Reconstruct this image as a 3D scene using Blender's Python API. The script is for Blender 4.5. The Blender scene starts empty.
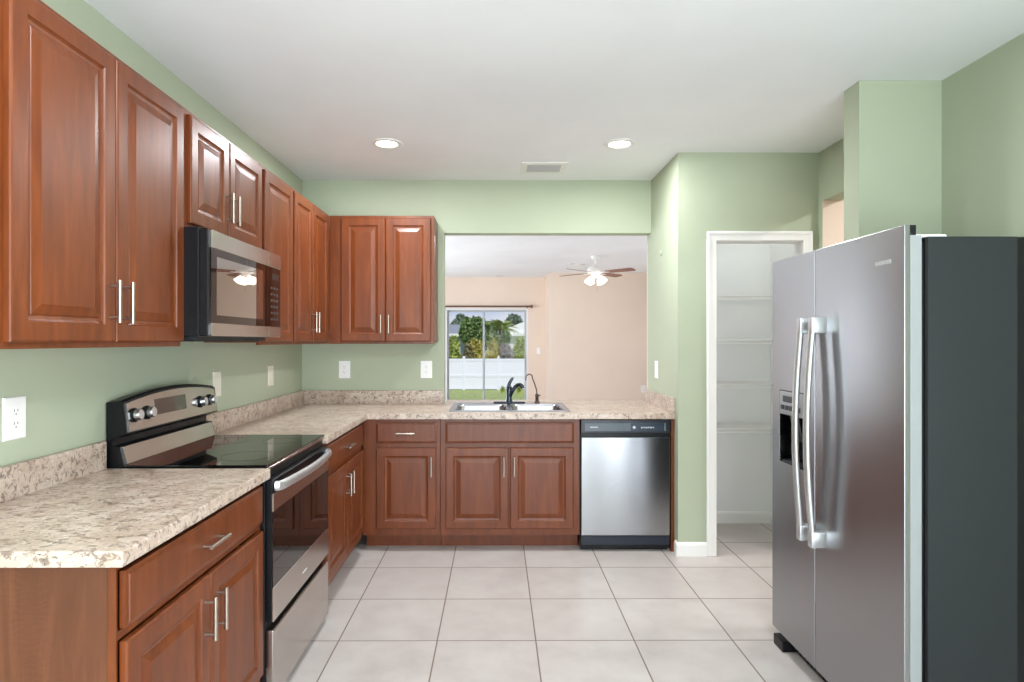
import bpy, bmesh, math, random
from mathutils import Vector, Matrix
random.seed(7)
PI = math.pi
scene = bpy.context.scene
col = scene.collection

# ------------------------------------------------------------------ camera
CAM_H = 1.39
cam_d = bpy.data.cameras.new('camera')
cam = bpy.data.objects.new('camera', cam_d); col.objects.link(cam)
cam.location = (0, 0, CAM_H)
cam.rotation_euler = (PI/2, 0, -0.004)
cam_d.sensor_width = 36.0
cam_d.lens = 607.0/1024*36.0
cam_d.shift_x = 12.6/1024
cam_d.clip_start = 0.02; cam_d.clip_end = 300
scene.camera = cam

# ------------------------------------------------------------------ view, world, sun
scene.view_settings.view_transform = 'Standard'
scene.view_settings.look = 'None'
scene.view_settings.gamma = 1.0
scene.view_settings.use_curve_mapping = False
scene.view_settings.exposure = 0.10
scene.cycles.use_denoising = True
scene.cycles.max_bounces = 10
scene.cycles.diffuse_bounces = 6
scene.cycles.glossy_bounces = 5
scene.cycles.transparent_max_bounces = 12
scene.cycles.sample_clamp_indirect = 8.0
scene.cycles.caustics_reflective = False
scene.cycles.caustics_refractive = False

world = bpy.data.worlds.new('world'); scene.world = world
world.use_nodes = True
wn = world.node_tree.nodes; wl = world.node_tree.links
bg = wn['Background']
wtc = wn.new('ShaderNodeTexCoord'); wsp = wn.new('ShaderNodeSeparateXYZ'); wl.new(wtc.outputs['Generated'], wsp.inputs[0])
wmp = wn.new('ShaderNodeMapping'); wmp.inputs['Scale'].default_value = (3, 3, 14); wl.new(wtc.outputs['Generated'], wmp.inputs['Vector'])
wno = wn.new('ShaderNodeTexNoise'); wno.inputs['Scale'].default_value = 1.6; wno.inputs['Detail'].default_value = 6; wl.new(wmp.outputs[0], wno.inputs['Vector'])
wr = wn.new('ShaderNodeValToRGB'); wl.new(wsp.outputs['Z'], wr.inputs['Fac'])
wr.color_ramp.elements[0].position = 0.0; wr.color_ramp.elements[0].color = (.58, .70, .92, 1)
wr.color_ramp.elements[1].position = .7; wr.color_ramp.elements[1].color = (.18, .36, .78, 1)
wc = wn.new('ShaderNodeValToRGB'); wl.new(wno.outputs['Fac'], wc.inputs['Fac'])
wc.color_ramp.elements[0].position = .46; wc.color_ramp.elements[0].color = (0, 0, 0, 1)
wc.color_ramp.elements[1].position = .66; wc.color_ramp.elements[1].color = (.8, .8, .8, 1)
wm = wn.new('ShaderNodeMix'); wm.data_type = 'RGBA'; wl.new(wc.outputs['Color'], wm.inputs[0])
wl.new(wr.outputs['Color'], wm.inputs[6]); wm.inputs[7].default_value = (.92, .93, .96, 1)
wl.new(wm.outputs[2], bg.inputs['Color'])
bg.inputs['Strength'].default_value = .85

def lamp(name, kind, energy, loc, rot=(0, 0, 0), color=(1, 1, 1), **kw):
    d = bpy.data.lights.new(name, kind); d.energy = energy; d.color = color
    for k, v in kw.items(): setattr(d, k, v)
    o = bpy.data.objects.new(name, d); col.objects.link(o)
    o.location = loc; o.rotation_euler = rot
    return o

lamp('sun', 'SUN', 3.0, (0, -5, 20), (math.radians(42), 0, math.radians(12)), (1, .97, .93), angle=0.01)
# area lamps at unseen openings stand in for daylight; rear and living-room right ones added
lamp('rear_fill_light', 'AREA', 200, (0.1, -3.28, 1.03), (math.radians(115), 0, 0), (.84, .92, 1), shape='RECTANGLE', size=2.8, size_y=1.95)  # unseen rear opening, sized and tilted to brighten ceiling and pantry
lamp('daylight_dining_door', 'AREA', 195, (2.13, -1.4, 1.03), (math.radians(115), 0, PI/2), (.84, .92, 1), shape='RECTANGLE', size=2.2, size_y=1.95)
lamp('daylight_living_window', 'AREA', 230, (-3.46, 8.2, 1.35), (PI/2, 0, -PI/2), (.88, .94, 1), shape='RECTANGLE', size=4.4, size_y=1.9)
lamp('living_side_fill_light', 'AREA', 55, (4.46, 7.6, 1.35), (PI/2, 0, PI/2), (.88, .94, 1), shape='RECTANGLE', size=3.0, size_y=1.7)  # added unseen side opening, lifts the living-room walls

# ------------------------------------------------------------------ materials
def lin(r, g, b):
    f = lambda c: (c/255/12.92) if c/255 <= .04045 else ((c/255+.055)/1.055)**2.4
    return (f(r), f(g), f(b), 1)

def mat(name, rgb=(200, 200, 200), rough=.5, metal=0., coat=0., spec=.5, emit=None, emit_s=0., aniso=0.):
    m = bpy.data.materials.new(name); m.use_nodes = True
    b = m.node_tree.nodes['Principled BSDF']
    b.inputs['Base Color'].default_value = lin(*rgb)
    b.inputs['Roughness'].default_value = rough
    b.inputs['Metallic'].default_value = metal
    b.inputs['Coat Weight'].default_value = coat
    b.inputs['Coat Roughness'].default_value = .12
    b.inputs['Specular IOR Level'].default_value = spec
    b.inputs['Anisotropic'].default_value = aniso
    if emit:
        b.inputs['Emission Color'].default_value = lin(*emit)
        b.inputs['Emission Strength'].default_value = emit_s
    return m

def N(m, t, **kw):
    n = m.node_tree.nodes.new(t)
    for k, v in kw.items(): setattr(n, k, v)
    return n

def L(m, a, b): m.node_tree.links.new(a, b)

def ramp(m, fac, stops, interp='LINEAR'):
    r = N(m, 'ShaderNodeValToRGB'); r.color_ramp.interpolation = interp
    els = r.color_ramp.elements
    while len(els) < len(stops): els.new(.5)
    for e, (p, c) in zip(els, stops):
        e.position = p; e.color = lin(*c)
    L(m, fac, r.inputs['Fac'])
    return r.outputs['Color']

def coords(m, scale=(1, 1, 1), kind='Object', rnd=False):
    tc = N(m, 'ShaderNodeTexCoord'); mp = N(m, 'ShaderNodeMapping')
    mp.inputs['Scale'].default_value = scale
    L(m, tc.outputs[kind], mp.inputs['Vector'])
    if rnd:
        oi = N(m, 'ShaderNodeObjectInfo'); mu = N(m, 'ShaderNodeMath', operation='MULTIPLY'); mu.inputs[1].default_value = 37.0
        L(m, oi.outputs['Random'], mu.inputs[0]); L(m, mu.outputs[0], mp.inputs['Location'])
    return mp.outputs['Vector']

def noise(m, vec, scale, detail=4, rough=.55, dist=0.):
    n = N(m, 'ShaderNodeTexNoise')
    n.inputs['Scale'].default_value = scale; n.inputs['Detail'].default_value = detail
    n.inputs['Roughness'].default_value = rough; n.inputs['Distortion'].default_value = dist
    L(m, vec, n.inputs['Vector']); return n.outputs['Fac']

def mixc(m, fac, a, b, blend='MIX'):
    x = N(m, 'ShaderNodeMix', data_type='RGBA', blend_type=blend)
    if isinstance(fac, float): x.inputs[0].default_value = fac
    else: L(m, fac, x.inputs[0])
    for v, i in ((a, 6), (b, 7)):
        if isinstance(v, tuple): x.inputs[i].default_value = lin(*v)
        else: L(m, v, x.inputs[i])
    return x.outputs[2]

def bsdf(m): return m.node_tree.nodes['Principled BSDF']

def bump(m, h, strength=.2, dist=.002):
    b = N(m, 'ShaderNodeBump'); b.inputs['Strength'].default_value = strength; b.inputs['Distance'].default_value = dist
    L(m, h, b.inputs['Height']); L(m, b.outputs['Normal'], bsdf(m).inputs['Normal'])

def wall_mat(name, rgb, rough=.75):
    m = mat(name, rgb, rough, spec=.3)
    v = coords(m)
    c = tuple(max(0, int(k*.975)) for k in rgb)
    L(m, ramp(m, noise(m, v, 1.3, 3), [(.3, c), (.7, rgb)]), bsdf(m).inputs['Base Color'])
    bump(m, noise(m, v, 55, 3), .12, .003)
    return m

def wood_mat(name, dark, mid, light, rough=.38, figure=False):
    m = mat(name, mid, rough, coat=.22, spec=.32)
    v = coords(m, (1, 1, .12), rnd=True)
    bsdf(m).inputs['Coat Roughness'].default_value = .33
    g = noise(m, v, 26, 6, .6, .6)
    c1 = ramp(m, g, [(.25, dark), (.5, mid), (.78, light)])
    blot = noise(m, coords(m, (1, 1, .5), rnd=True), 4.5, 3)
    c2 = mixc(m, ramp(m, blot, [(.35, (0, 0, 0)), (.7, (110, 110, 110))]), c1, dark)
    if figure:
        w = N(m, 'ShaderNodeTexWave', wave_type='BANDS', bands_direction='Z')
        w.inputs['Scale'].default_value = 22; w.inputs['Distortion'].default_value = 9
        w.inputs['Detail'].default_value = 2; w.inputs['Detail Scale'].default_value = 1.2
        L(m, coords(m, (1, 1, 1.)), w.inputs['Vector'])
        msk = noise(m, coords(m, (1, 3, .6)), 3.2, 2)
        f = N(m, 'ShaderNodeMath', operation='MULTIPLY')
        L(m, w.outputs['Fac'], f.inputs[0]); L(m, ramp(m, msk, [(.45, (0, 0, 0)), (.75, (150, 150, 150))]), f.inputs[1])
        c2 = mixc(m, f.outputs[0], c2, light)
    L(m, c2, bsdf(m).inputs['Base Color'])
    bump(m, g, .05, .001)
    return m

def granite_mat(name):
    m = mat(name, (200, 188, 172), .28, spec=.45)
    v = coords(m)
    big = noise(m, v, 9, 5, .6, .6)
    base = ramp(m, big, [(.30, (168, 147, 131)), (.48, (192, 172, 156)), (.62, (206, 190, 176)), (.78, (184, 164, 147))])
    pale = noise(m, coords(m, (1.3, 1, 1.2)), 50, 3, .55)
    base = mixc(m, ramp(m, pale, [(.55, (0, 0, 0)), (.66, (190, 190, 190))]), base, (220, 210, 200))
    fleck = noise(m, coords(m, (1.0, 1.5, 1.3)), 34, 6, .7, .7)
    base = mixc(m, ramp(m, fleck, [(.53, (0, 0, 0)), (.59, (225, 225, 225))]), base, (108, 90, 79))
    fl3 = noise(m, coords(m, (1.3, 1.2, 1)), 62, 4, .65, .4)
    base = mixc(m, ramp(m, fl3, [(.62, (0, 0, 0)), (.67, (225, 225, 225))]), base, (84, 74, 70))
    L(m, base, bsdf(m).inputs['Base Color'])
    return m

def steel_mat(name, rgb=(200, 200, 202), rough=.3, along='X', aniso=.6):
    m = mat(name, rgb, rough, 1.0, aniso=aniso)
    sc = {'X': (1, 1, 90), 'Z': (90, 90, 1)}[along]
    n = noise(m, coords(m, sc), 9, 4, .7)
    mr = N(m, 'ShaderNodeMapRange'); mr.inputs['To Min'].default_value = rough*.86; mr.inputs['To Max'].default_value = rough*1.16
    L(m, n, mr.inputs['Value']); L(m, mr.outputs['Result'], bsdf(m).inputs['Roughness'])
    bump(m, n, .008, .0004)
    cz = N(m, 'ShaderNodeCombineXYZ'); cz.inputs[2].default_value = 1.0      # brushed across: gloss stretches upright
    L(m, cz.outputs[0], bsdf(m).inputs['Tangent'])
    return m

def tile_mat():
    m = mat('floor_tile', (214, 203, 194), .3, spec=.4)
    tc = N(m, 'ShaderNodeTexCoord'); sp = N(m, 'ShaderNodeSeparateXYZ'); L(m, tc.outputs['Object'], sp.inputs[0])
    def M(op, a, b=None):
        n = N(m, 'ShaderNodeMath', operation=op)
        for i, v in enumerate((a, b)):
            if v is None: continue
            if isinstance(v, (int, float)): n.inputs[i].default_value = v
            else: L(m, v, n.inputs[i])
        return n.outputs[0]
    TX, TY = .457, .4545
    u = M('DIVIDE', M('ADD', sp.outputs['X'], .277), TX); v = M('DIVIDE', M('SUBTRACT', sp.outputs['Y'], 2.816), TY)
    du = M('MULTIPLY', M('PINGPONG', u, .5), TX); dv = M('MULTIPLY', M('PINGPONG', v, .5), TY)
    d = M('MINIMUM', du, dv)
    mr = N(m, 'ShaderNodeMapRange'); mr.inputs['From Min'].default_value = .0022; mr.inputs['From Max'].default_value = .0042
    L(m, d, mr.inputs['Value']); tile = mr.outputs['Result']
    cb = N(m, 'ShaderNodeCombineXYZ'); L(m, M('FLOOR', u), cb.inputs[0]); L(m, M('FLOOR', v), cb.inputs[1])
    wn_ = N(m, 'ShaderNodeTexWhiteNoise', noise_dimensions='3D'); L(m, cb.outputs[0], wn_.inputs['Vector'])
    ad = N(m, 'ShaderNodeVectorMath', operation='MULTIPLY_ADD'); ad.inputs[1].default_value = (9, 9, 9)
    L(m, wn_.outputs['Color'], ad.inputs[0]); L(m, tc.outputs['Object'], ad.inputs[2])
    n1 = noise(m, ad.outputs[0], 5, 5, .55)
    c = ramp(m, n1, [(.3, (184, 175, 171)), (.5, (195, 187, 183)), (.72, (204, 197, 193))])
    c = mixc(m, wn_.outputs['Value'], c, mixc(m, .5, c, (188, 179, 174)))
    c = mixc(m, tile, (128, 114, 104), c)
    L(m, c, bsdf(m).inputs['Base Color'])
    r = N(m, 'ShaderNodeMapRange'); r.inputs['To Min'].default_value = .8; r.inputs['To Max'].default_value = .3
    L(m, tile, r.inputs['Value']); L(m, r.outputs['Result'], bsdf(m).inputs['Roughness'])
    bump(m, tile, .35, .002)
    return m

def glass_mat(name, tint=(251, 251, 252), gloss=.06):
    m = bpy.data.materials.new(name); m.use_nodes = True
    nt = m.node_tree; nt.nodes.remove(nt.nodes['Principled BSDF'])
    out = nt.nodes['Material Output']
    t = N(m, 'ShaderNodeBsdfTransparent'); t.inputs['Color'].default_value = lin(*tint)
    g = N(m, 'ShaderNodeBsdfGlossy'); g.inputs['Roughness'].default_value = .02
    fr = N(m, 'ShaderNodeFresnel'); fr.inputs['IOR'].default_value = 1.14
    mx = N(m, 'ShaderNodeMixShader')
    L(m, fr.outputs[0], mx.inputs[0]); L(m, t.outputs[0], mx.inputs[1]); L(m, g.outputs[0], mx.inputs[2]); L(m, mx.outputs[0], out.inputs['Surface'])
    return m

def leaf_mat(name, a, b, c):
    m = mat(name, b, .6, spec=.3)
    n = noise(m, coords(m), 7.0, 5, .75)
    L(m, ramp(m, n, [(.38, a), (.5, b), (.62, c)]), bsdf(m).inputs['Base Color'])
    return m

M_ = {
 'green': wall_mat('green_paint', (178, 186, 163)),
 'white': wall_mat('white_paint', (226, 226, 225), .8),
 'ceil': wall_mat('ceiling_paint', (245, 247, 250), .85),
 'peach': wall_mat('peach_paint', (233, 215, 199)),
 'pantry': wall_mat('pantry_paint', (238, 238, 238)),
 'trim': mat('trim_paint', (236, 235, 233), .35),
 'wood': wood_mat('stained_maple', (90, 42, 15), (109, 53, 20), (127, 66, 29)),
 'wood_side': wood_mat('veneer_side', (85, 46, 27), (96, 54, 33), (118, 72, 47), .42, True),
 'granite': granite_mat('granite_laminate'),
 'tile': tile_mat(),
 'nickel': mat('satin_nickel', (182, 172, 160), .3, 1.0),
 'steel': steel_mat('brushed_steel', (160, 161, 164), .3, 'X'),
 'steel_v': steel_mat('brushed_steel_dishwasher', (165, 166, 169), .2, 'X', .8),
 'steel_warm': steel_mat('brushed_steel_range', (198, 192, 186), .22, 'X', .5),
 'chrome': mat('polished_steel', (215, 217, 221), .28, 1.0),
 'sinksteel': mat('sink_steel', (168, 169, 172), .26, 1.0),
 'handle': mat('fridge_handle', (200, 201, 203), .36, .85),
 'black': mat('black_plastic', (13, 14, 17), .35, spec=.3),
 'blackgloss': mat('black_glass', (9, 9, 10), .03, spec=.6),
 'blackmirror': mat('oven_window_glass', (14, 12, 12), .015, spec=.9),
 'micro_glass': mat('microwave_glass', (92, 84, 79), .01, 1.0),
 'micro_window': mat('microwave_window_screen', (186, 177, 170), .01, 1.0),
 'charcoal': mat('charcoal_side', (34, 38, 40), .45, spec=.3),
 'doorgray': mat('fridge_door_edge', (140, 144, 145), .45, spec=.3),
 'navy': mat('dishwasher_panel', (24, 31, 40), .3),
 'panelgray': mat('dishwasher_inset', (78, 88, 96), .3),
 'mark': mat('pale_marking', (200, 204, 206), .4),
 'display': mat('range_display', (70, 50, 42), .12, coat=.6),
 'display2': mat('range_keypad', (64, 66, 56), .12, coat=.6),
 'plate': mat('outlet_plastic', (238, 237, 236), .3),
 'almond': mat('switch_plate_almond', (232, 226, 212), .35),
 'slot': mat('outlet_slot', (120, 116, 114), .6),
 'lens': mat('light_lens', (255, 255, 255), .4, emit=(255, 250, 242), emit_s=8.0),
 'lens_off': mat('unlit_lens', (150, 146, 142), .4),
 'shade': mat('frosted_shade', (255, 250, 242), .4, emit=(255, 246, 234), emit_s=2.2),
 'ventdark': mat('vent_interior', (70, 70, 70), .8),
 'ventgray': mat('vent_louver', (188, 188, 188), .5),
 'fanwood': wood_mat('fan_blade_wood', (112, 74, 60), (140, 98, 82), (160, 118, 100), .45),
 'bronze': mat('dark_bronze', (96, 82, 74), .3, .9),
 'faucet': mat('dark_faucet', (62, 68, 76), .22, .9),
 'rod': mat('bronze_rod', (112, 90, 76), .4, .6),
 'glass': glass_mat('window_glass'),
 'frame': mat('door_frame_aluminium', (226, 228, 230), .4),
 'stile': mat('door_stile_grey', (178, 182, 186), .45),
 'vinyl': mat('white_vinyl', (236, 236, 246), .4),
 'lawn': leaf_mat('lawn_grass', (132, 142, 72), (154, 164, 88), (172, 182, 108)),
 'bark': mat('tree_bark', (120, 104, 88), .9),
 'leaf_dark': leaf_mat('leaves_dark', (44, 70, 38), (104, 132, 72), (158, 178, 112)),
 'leaf_far': leaf_mat('leaves_far', (62, 82, 66), (118, 136, 112), (160, 172, 150)),
 'leaf_lime': leaf_mat('leaves_lime', (96, 116, 46), (166, 180, 88), (208, 214, 130)),
 'leaf_yellow': leaf_mat('leaves_yellow', (128, 122, 48), (190, 178, 88), (222, 210, 130)),
 'leaf_olive': leaf_mat('leaves_olive', (84, 86, 50), (134, 126, 80), (170, 158, 110)),
 'leaf_palm': leaf_mat('leaves_palm', (104, 122, 58), (138, 150, 76), (170, 176, 100)),
 'leaf_grey': leaf_mat('leaves_grey', (134, 124, 118), (156, 146, 138), (178, 170, 156)),
 'stucco': wall_mat('grey_stucco', (150, 158, 166)),
 'stucco_w': wall_mat('white_stucco', (228, 228, 226)),
 'roofgray': mat('grey_roof', (142, 144, 148), .8),
 'roofwhite': mat('white_roof', (236, 236, 238), .7),
 'windowdark': mat('house_window', (70, 84, 96), .1),
 'foam': mat('white_foam', (232, 230, 226), .7),
 'concrete': wall_mat('patio_concrete', (196, 192, 186)),
}

# ------------------------------------------------------------------ mesh helpers
class MB:
    def __init__(s): s.bm = bmesh.new()
    def box(s, x0, x1, y0, y1, z0, z1, bev=0., seg=1):
        r = bmesh.ops.create_cube(s.bm, size=1)
        vs = r['verts']
        for v in vs:
            v.co = Vector((x0+(v.co.x+.5)*(x1-x0), y0+(v.co.y+.5)*(y1-y0), z0+(v.co.z+.5)*(z1-z0)))
        if bev > 0:
            es = list({e for v in vs for e in v.link_edges})
            bmesh.ops.bevel(s.bm, geom=es, offset=bev, segments=seg, affect='EDGES', profile=.5)
        return s
    def prism(s, pts, a0, a1, axis='x'):
        # pts: 2-D outline; extruded from a0 to a1 along axis
        def P(p, a):
            if axis == 'x': return (a, p[0], p[1])
            if axis == 'y': return (p[0], a, p[1])
            return (p[0], p[1], a)
        A = [s.bm.verts.new(P(p, a0)) for p in pts]; B = [s.bm.verts.new(P(p, a1)) for p in pts]
        n = len(pts)
        s.bm.faces.new(A); s.bm.faces.new(B[::-1])
        for i in range(n): s.bm.faces.new((A[i], B[i], B[(i+1) % n], A[(i+1) % n]))
        return s
    def tube(s, pts, r, seg=12, sx=1., cap=True, up=None):
        # swept tube; r scalar or list; sx squashes one cross axis
        pts = [Vector(p) for p in pts]; n = len(pts)
        rs = r if isinstance(r, (list, tuple)) else [r]*n
        rings = []; ref = Vector(up) if up else None
        for i, p in enumerate(pts):
            t = (pts[min(i+1, n-1)]-pts[max(i-1, 0)]).normalized()
            if ref is None:
                ref = Vector((0, 0, 1)) if abs(t.z) < .9 else Vector((1, 0, 0))
            u = (ref - t*ref.dot(t)).normalized(); w = t.cross(u)
            if up is None: ref = u
            rings.append([s.bm.verts.new(p + u*math.cos(2*PI*k/seg)*rs[i] + w*math.sin(2*PI*k/seg)*rs[i]*sx) for k in range(seg)])
        for a, b in zip(rings, rings[1:]):
            for k in range(seg): s.bm.faces.new((a[k], a[(k+1) % seg], b[(k+1) % seg], b[k]))
        if cap:
            s.bm.faces.new(rings[0][::-1]); s.bm.faces.new(rings[-1])
        return s
    def cyl(s, p0, p1, r, seg=20): return s.tube([p0, p1], r, seg)
    def lathe(s, prof, c=(0, 0, 0), seg=28, axis=None, cap=True):
        # prof: (radius, height) from one end to the other, about axis through c
        ax = Vector(axis or (0, 0, 1)).normalized()
        u = ax.orthogonal().normalized(); w = ax.cross(u); c = Vector(c)
        rings = [[s.bm.verts.new(c+ax*h+(u*math.cos(2*PI*k/seg)+w*math.sin(2*PI*k/seg))*max(r, 1e-4)) for k in range(seg)] for r, h in prof]
        for a, b in zip(rings, rings[1:]):
            for k in range(seg): s.bm.faces.new((a[k], a[(k+1) % seg], b[(k+1) % seg], b[k]))
        if cap:
            s.bm.faces.new(rings[0][::-1]); s.bm.faces.new(rings[-1])
        return s
    def cells(s, us, vs, a0, a1, filled, plane='xz'):
        # slab made of a grid of cells, holes where filled(i, j) is False; outer skin only
        def P(u, v, a):
            return {'xz': (u, a, v), 'yz': (a, u, v), 'xy': (u, v, a)}[plane]
        cache = {}
        def V(i, j, k):
            key = (i, j, k)
            if key not in cache: cache[key] = s.bm.verts.new(P(us[i], vs[j], (a0, a1)[k]))
            return cache[key]
        nu, nv = len(us)-1, len(vs)-1
        F = lambda i, j: 0 <= i < nu and 0 <= j < nv and filled(i, j)
        for i in range(nu):
            for j in range(nv):
                if not F(i, j): continue
                s.bm.faces.new((V(i, j, 0), V(i+1, j, 0), V(i+1, j+1, 0), V(i, j+1, 0)))
                s.bm.faces.new((V(i, j, 1), V(i, j+1, 1), V(i+1, j+1, 1), V(i+1, j, 1)))
                for di, dj, a, b in ((-1, 0, (i, j), (i, j+1)), (1, 0, (i+1, j), (i+1, j+1)), (0, -1, (i, j), (i+1, j)), (0, 1, (i, j+1), (i+1, j+1))):
                    if not F(i+di, j+dj):
                        s.bm.faces.new((V(*a, 0), V(*b, 0), V(*b, 1), V(*a, 1)))
        return s
    def panel(s, x0, x1, z0, z1, prof, y=0.):
        # nested rectangles (inset, y) lofted: door and drawer fronts
        rings = []
        for ins, d in prof:
            rings.append([s.bm.verts.new((x, y+d, z)) for x, z in ((x0+ins, z0+ins), (x1-ins, z0+ins), (x1-ins, z1-ins), (x0+ins, z1-ins))])
        for a, b in zip(rings, rings[1:]):
            for k in range(4): s.bm.faces.new((a[k], a[(k+1) % 4], b[(k+1) % 4], b[k]))
        s.bm.faces.new(rings[0][::-1]); s.bm.faces.new(rings[-1])
        return s
    def build(s, name, m, parent=None, smooth=False, bevel=0., loc=None):
        bmesh.ops.recalc_face_normals(s.bm, faces=s.bm.faces)
        me = bpy.data.meshes.new(name); s.bm.to_mesh(me); s.bm.free()
        me.materials.append(M_[m] if isinstance(m, str) else m)
        o = bpy.data.objects.new(name, me); col.objects.link(o)
        if parent: o.parent = parent
        if loc: o.location = loc
        if smooth:
            for p in me.polygons: p.use_smooth = True
            md = o.modifiers.new('edges', 'EDGE_SPLIT'); md.split_angle = math.radians(38)
        if bevel:
            md = o.modifiers.new('bevel', 'BEVEL'); md.width = bevel; md.segments = 2; md.limit_method = 'ANGLE'
        return o

def tag(o, label, cat, group=None):
    o['label'] = label; o['category'] = cat
    if group: o['group'] = group
    return o
def thing(name, label, cat, loc=(0, 0, 0), rz=0., group=None):
    o = bpy.data.objects.new(name, None); col.objects.link(o); o.empty_display_size = .1
    o.location = loc; o.rotation_euler = (0, 0, rz)
    return tag(o, label, cat, group)
def struct(name, mb, m, **kw):
    o = mb.build(name, m, **kw)
    if o.parent is None: o['kind'] = 'structure'
    return o
def copy_thing(r, loc, rz=None, label=None):
    c = r.copy(); col.objects.link(c); c.location = loc
    if rz is not None: c.rotation_euler = (0, 0, rz)
    if label: c['label'] = label
    for ch in list(r.children):
        d = ch.copy(); col.objects.link(d); d.parent = c
        for g in list(ch.children):
            e = g.copy(); col.objects.link(e); e.parent = d
    return c

# ------------------------------------------------------------------ measured planes
XL = -1.478      # left wall face
YB = 4.61        # kitchen back wall face
CEIL = 2.61
XW = 1.172       # pantry side wall face
YP = 3.926       # pantry front wall face
XR = 2.084       # right wall face
CT = .914        # countertop height
R90 = PI/2

# ------------------------------------------------------------------ structure
struct('floor', MB().box(-3.5, 4.5, -3.3, 11.75, -.12, 0), 'tile')
struct('ceiling', MB().box(-3.9, 4.9, -3.9, 12.4, CEIL, CEIL+.15), 'ceil')
struct('wall_left', MB().box(XL-.12, XL, -3.3, YB+.11, 0, CEIL), 'green')
us = [XL, -.4025, XW]; vs = [0, .874, 2.21, CEIL]
struct('wall_back', MB().cells(us, vs, YB, YB+.11, lambda i, j: not (i == 1 and j == 1)), 'green')
us = [XW, 1.418, 1.979, XR]; vs = [0, 2.038, CEIL]
struct('wall_pantry_front', MB().cells(us, vs, YP, YP+.1, lambda i, j: not (i == 1 and j == 0)), 'green')
struct('wall_pantry_side', MB().box(XW, XW+.11, YP+.1, YB+.11, 0, CEIL), 'green')
struct('wall_pantry_back', MB().box(XW+.11, 2.2, 4.63, YB+.11, 0, CEIL), 'pantry')
struct('wall_pantry_right', MB().box(2.09, 2.2, YP+.1, 4.63, 0, CEIL), 'pantry')
struct('wall_pantry_inner', MB().box(XW+.111, XW+.117, YP+.1, 4.63, 0, CEIL), 'pantry')
us = [-3.3, -2.5, -.3, 2.963, 3.88, YP+.1]; vs = [0, .05, 2.06, 2.29, CEIL]
struct('wall_right', MB().cells(us, vs, XR, 2.2, lambda i, j: not ((i == 1 and j == 1) or (i == 3 and j < 3)), 'yz'), 'green')
struct('wall_niche', MB().box(1.697, XR, 2.837, 2.963, 0, CEIL), 'green')
us = [-3.5, -1.35, 1.55, 2.2]; vs = [0, .05, 2.06, CEIL]
struct('wall_rear', MB().cells(us, vs, -3.42, -3.3, lambda i, j: not (i == 1 and j == 1)), 'green')
# hallway past the opening in the right wall
struct('wall_hall_end', MB().box(XR+.001, 4.5, 3.874, 3.95, 0, 2.289).box(2.2, 4.5, 3.874, 3.95, 2.289, CEIL), 'peach')
struct('wall_hall_right', MB().box(3.5, 3.6, 1.5, 3.874, 0, CEIL), 'peach')
struct('wall_hall_front', MB().box(2.2, 3.6, 1.4, 1.5, 0, CEIL), 'peach')
# living room
us = [4.72, 6.0, 10.4, 11.66]; vs = [0, .4, 2.3, CEIL]
struct('wall_living_left', MB().cells(us, vs, -3.5, -3.4, lambda i, j: not (i == 1 and j == 1), 'yz'), 'peach')
us = [-3.4, -.99, .60, .93]; vs = [0, 2.02, CEIL]
struct('wall_living_far', MB().cells(us, vs, 11.66, 11.8, lambda i, j: not (i == 1 and j == 0)), 'peach')
struct('wall_living_jog', MB().box(.93, 4.4, 10.86, 11.8, 0, CEIL), 'peach')
us = [4.2, 6.1, 9.1, 10.86]; vs = [0, .5, 2.2, CEIL]
struct('wall_living_right', MB().cells(us, vs, 4.4, 4.5, lambda i, j: not (i == 1 and j == 1), 'yz'), 'peach')
struct('wall_living_near', MB().box(-3.4, XL-.12, 4.62, 4.72, 0, CEIL), 'peach')
struct('wall_living_behind_pantry', MB().box(XW, 4.4, 4.721, 4.74, 0, CEIL), 'peach')
# frames for the unseen openings; rear and living-room right ones added for their light
def window(name, x0, x1, z0, z1, y0, y1, plane, mull):
    fr = .05
    us = [x0, x0+fr] + [v for k in range(mull) for v in (x0+(x1-x0)*(k+1)/(mull+1)-.025, x0+(x1-x0)*(k+1)/(mull+1)+.025)] + [x1-fr, x1]
    f = MB().cells(us, [z0, z0+fr, z1-fr, z1], y0, y1, lambda i, j: j != 1 or i % 2 == 0, plane).build(name, 'frame')
    f['kind'] = 'structure'
    p = MB(); ym = (y0+y1)/2
    (p.box(x0+fr, x1-fr, ym-.003, ym+.003, z0+fr, z1-fr) if plane == 'xz' else p.box(ym-.003, ym+.003, x0+fr, x1-fr, z0+fr, z1-fr))
    p.build('pane', 'glass', f)
window('window_1', -1.35, 1.55, .05, 2.06, -3.40, -3.34, 'xz', 2)
window('window_2', -2.5, -.3, .05, 2.06, 2.12, 2.18, 'yz', 1)
window('window_3', 6.0, 10.4, .4, 2.3, -3.48, -3.42, 'yz', 3)
window('window_4', 6.1, 9.1, .5, 2.2, 4.42, 4.48, 'yz', 2)

# baseboards
BBP = lambda y: [(y, 0), (y-.014, 0), (y-.014, .07), (y-.010, .083), (y-.004, .088), (y, .088)]
struct('baseboard_pantry_front', MB().prism(BBP(YP), XW-.014, 1.355), 'trim')
struct('baseboard_pantry_corner', MB().prism([(p[0]-YP+XW, p[1]) for p in BBP(YP)], YP, 3.97, 'y'), 'trim')
struct('baseboard_pantry_back', MB().prism(BBP(4.63), XW+.118, 2.09), 'trim')
struct('baseboard_pantry_right', MB().prism([(p[0]-YP+2.09, p[1]) for p in BBP(YP)], YP+.1, 4.61, 'y'), 'trim')
struct('baseboard_pantry_front_right', MB().prism(BBP(YP), 2.043, XR), 'trim')
struct('baseboard_right', MB().prism([(p[0]-YP+XR, p[1]) for p in BBP(YP)], -3.3, 2.8, 'y'), 'trim')
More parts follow.
